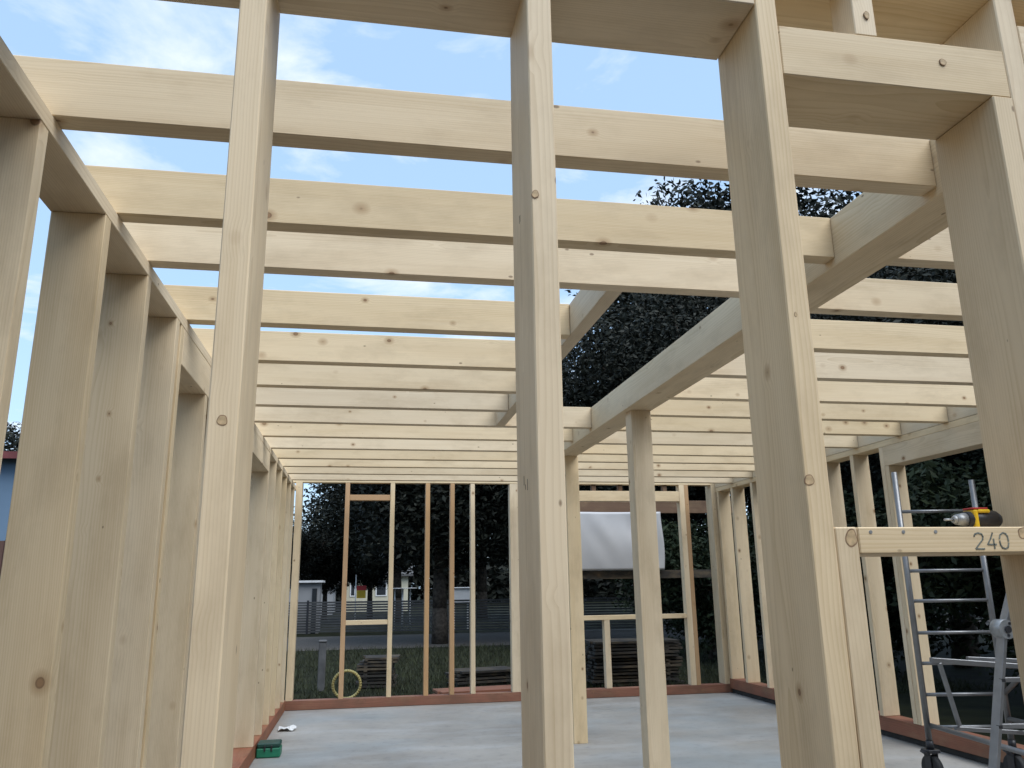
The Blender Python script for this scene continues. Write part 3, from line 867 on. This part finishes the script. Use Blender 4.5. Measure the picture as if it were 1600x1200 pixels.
def trunk_mesh(seed, base_h, cents, r0):
    r = random.Random(seed)
    k = MB()
    pts = [Vector((0, 0, 0))]
    H = base_h
    for i in range(1, 7):
        pts.append(Vector((r.uniform(-.12, .12) * i * 0.4, r.uniform(-.12, .12) * i * 0.4, H * 1.25 * i / 6)))
    for i, (a, b_) in enumerate(zip(pts, pts[1:])):
        k.tube(a, b_, r0 * (1 - i * 0.12), r0 * (1 - (i + 1) * 0.12), n=10)
    for c in r.sample(cents, min(14, len(cents))):
        st = pts[r.randint(3, 6)]
        end = c + Vector((0, 0, H))
        mid = (st + end) / 2 + Vector((0, 0, r.uniform(0, 0.5)))
        rr = r0 * r.uniform(0.25, 0.42)
        k.tube(st, mid, rr, rr * 0.6, n=7); k.tube(mid, end, rr * 0.6, rr * 0.15, n=7)
    bmesh.ops.recalc_face_normals(k.bm, faces=k.bm.faces)
    me = bpy.data.meshes.new("trunk"); k.bm.to_mesh(me); k.bm.free()
    return me


VAR = {}
for key, args, bh, r0 in (('big', (3, 120, 560, 5.2, 5.6, 0.105), 9.0, 0.36), ('oak', (11, 95, 460, 4.6, 4.4, 0.115), 6.5, 0.30),
                          ('near', (17, 110, 900, 4.6, 4.4, 0.068), 6.5, 0.30), ('bush', (23, 60, 520, 2.1, 1.9, 0.06), 1.9, 0.09), ('fir', (31, 90, 300, 2.6, 4.6, 0.11, 'cone'), 5.2, 0.2)):
    cme, cents = leaf_mesh(*args)
    tme = trunk_mesh(args[0] + 5, bh, cents, r0)
    cme.materials.append(LEAF2 if key == 'bush' else LEAF); tme.materials.append(BARK)
    VAR[key] = (cme, tme, bh)
GREEN_CROWN = VAR['oak'][0].copy(); GREEN_CROWN.materials.clear(); GREEN_CROWN.materials.append(LEAF2)


def tree(kind, x, y, s, label, group=None, rz=None, name="tree", sz=1.0, green=False, cat="tree"):
    cme, tme, bh = VAR[kind]
    t = empty(name, (x, y, GZ), label, cat, group)
    t.rotation_euler = (0, 0, rnd.uniform(0, 6.28) if rz is None else rz)
    t.scale = (s, s, s * sz)
    c = bpy.data.objects.new("crown", GREEN_CROWN if green else cme); COL.objects.link(c); c.parent = t; c.location = (0, 0, bh)
    k_ = bpy.data.objects.new("trunk", tme); COL.objects.link(k_); k_.parent = t
    return t


G1 = "big trees behind the house frame"
tree('big', 12.9, 25.0, 1.14, "very tall dark tree whose top shows between the first ceiling joists", G1)
tree('big', 21.0, 23.0, 1.10, "tall dark tree showing right of the third post, above the window sill side", G1)
tree('near', 9.6, 21.5, 1.02, "broad dark tree directly behind the ceiling hole beside the heavy beam", G1)
tree('oak', 13.5, 20.0, 1.05, "dark leafy tree behind the far right corner of the frame", G1)
tree('oak', 2.3, 25.0, 0.84, "dark tree with a thick bare trunk behind the thin posts of the far wall", G1, sz=0.9)
tree('oak', 6.6, 26.5, 0.85, "leafy green tree behind the white sheet and far right window", G1, green=True)
tree('oak', 1.6, 40.0, 0.95, "dark rounded tree beyond the fence, right of the cream house", "trees beyond the fence", sz=0.9)
tree('oak', -1.5, 70.0, 0.78, "dark rounded tree standing behind the cream house", "trees beyond the fence", sz=0.9)
tree('oak', -4.4, 44.0, 0.52, "leafy round tree beyond the fence at the far left corner", "trees beyond the fence")
tree('oak', -2.0, 46.0, 0.52, "low tree beyond the fence, left of the first thin post", "trees beyond the fence")
tree('oak', 0.4, 46.0, 0.58, "low tree beyond the fence behind the left window frame", "trees beyond the fence")
tree('oak', 6.0, 42.0, 1.0, "far dark tree beyond the fence behind the middle post", "trees beyond the fence")
tree('oak', 14.0, 40.0, 1.1, "far dark tree beyond the fence behind the far right corner", "trees beyond the fence")
tree('oak', -13.6, 34.0, 0.77, "small dark tree peeking over the blue house roof", "trees beyond the fence")
G2 = "trees along the right side"
for (x, y, s, l) in ((11.5, 14.5, 0.86, "dark tree outside the right wall, behind its farthest studs"),
                     (12.5, 10.0, 0.88, "dense dark tree outside the wide doorway behind the scaffold"),
                     (12.0, 5.5, 0.86, "dense dark tree outside at the right edge behind the ladder"),
                     (16.5, 12.5, 1.05, "taller dark tree in the second row outside the right wall")):
    tree('near', x, y, s, l, G2, sz=0.95)
G3 = "bushes outside"
for (x, y, s, l) in ((9.0, 13.5, 1.0, "dark bush low outside the right wall's far studs"), (9.4, 9.8, 1.05, "dark bush low outside the wide doorway, left of the scaffold"),
                     (9.2, 6.6, 1.0, "dark bush low outside behind the scaffold rungs"), (7.6, 17.5, 0.95, "green bush behind the stack of weathered planks"),                     ):
    tree('bush', x, y, s, l, G3, name="bush", cat="bush")

# grass tufts near the far wall
r = np.random.default_rng(5)
n = 26000
X = r.uniform(-3.5, 9.5, n); Y = 11.5 + 12.0 * r.uniform(0, 1, n) ** 1.4
hgt = r.uniform(0.05, 0.16, n); a = r.uniform(0, 6.28, n); wd = 0.008
V = np.zeros((n, 3, 3), np.float32)
V[:, 0] = np.stack([X - wd * np.cos(a), Y - wd * np.sin(a), np.full(n, GZ)], 1)
V[:, 1] = np.stack([X + wd * np.cos(a), Y + wd * np.sin(a), np.full(n, GZ)], 1)
V[:, 2] = np.stack([X + r.normal(0, .05, n), Y + r.normal(0, .05, n), GZ + hgt], 1)
me = bpy.data.meshes.new("grass")
me.vertices.add(3 * n); me.loops.add(3 * n); me.polygons.add(n)
me.vertices.foreach_set("co", V.ravel())
me.loops.foreach_set("vertex_index", np.arange(3 * n, dtype=np.int32))
me.polygons.foreach_set("loop_start", np.arange(0, 3 * n, 3, dtype=np.int32))
me.polygons.foreach_set("loop_total", np.full(n, 3, dtype=np.int32))
me.update()
g = link_mesh("grass", me, GRASS_B)
tag(g, "rough green grass behind the far wall", "grass", kind="stuff")

# far wood closing the horizon, one mass
fw_c, fw_cent = leaf_mesh(77, 420, 130, 1.0, 1.0, 0.02)
v_ = np.zeros(len(fw_c.vertices) * 3, np.float32); fw_c.vertices.foreach_get("co", v_); v_ = v_.reshape(-1, 3)
q_ = v_.reshape(-1, 4, 3); cen = q_.mean(1, keepdims=True); loc_ = q_ - cen
rr_ = np.random.default_rng(9)
cen = np.stack([rr_.uniform(-60, 95, len(cen)), rr_.uniform(76, 88, len(cen)), GZ + rr_.uniform(0.0, 1.0, len(cen)) ** 0.8 * 6.2], 1)[:, None, :]
cen[:, 0, 2] *= 0.8 + 0.25 * np.sin(cen[:, 0, 0] * 0.35) * np.sin(cen[:, 0, 0] * 0.13 + 1)
q_ = cen + loc_ * 22
fw_c.vertices.foreach_set("co", q_.reshape(-1).astype(np.float32)); fw_c.update()
fo = link_mesh("far_wood", fw_c, LEAF)
tag(fo, "far dark wood along the horizon behind the houses", "wood", kind="stuff")

# added out of view behind the camera: house and tree that shade the frame
gable_house("house", -13, 17, -19, -9, 6.0, 9.5, GREYW, ROOFG, "large grey house added unseen behind the photographer for shade", windows=())
for (x, y, s_) in ((14.5, -4.0, 0.9),):
    tree('oak', x, y, s_, "dark tree added unseen behind the photographer to shade the frame", "added shade trees")

rb = empty("shade_wall", (2, -2.5, 0), "boarded wall and deck added unseen behind the photographer for shade", "wall")  # unseen wall put in to shade the lower posts
for i in range(11):
    timber("board", -1.12 + i * 0.6, -1.12 + i * 0.6 + 0.596, -2.52, -2.50, 0.004, 3.2, 'z', WOOD_FAR, rb)

for i in range(10):  # deck over the camera, added out of view so the lower posts darken
    y = -2.48 + i * 0.2
    timber("shade_deck_board", -1.12, 5.30, y, y + 0.196, 3.205, 3.23, 'x', WOOD_FAR, rb)
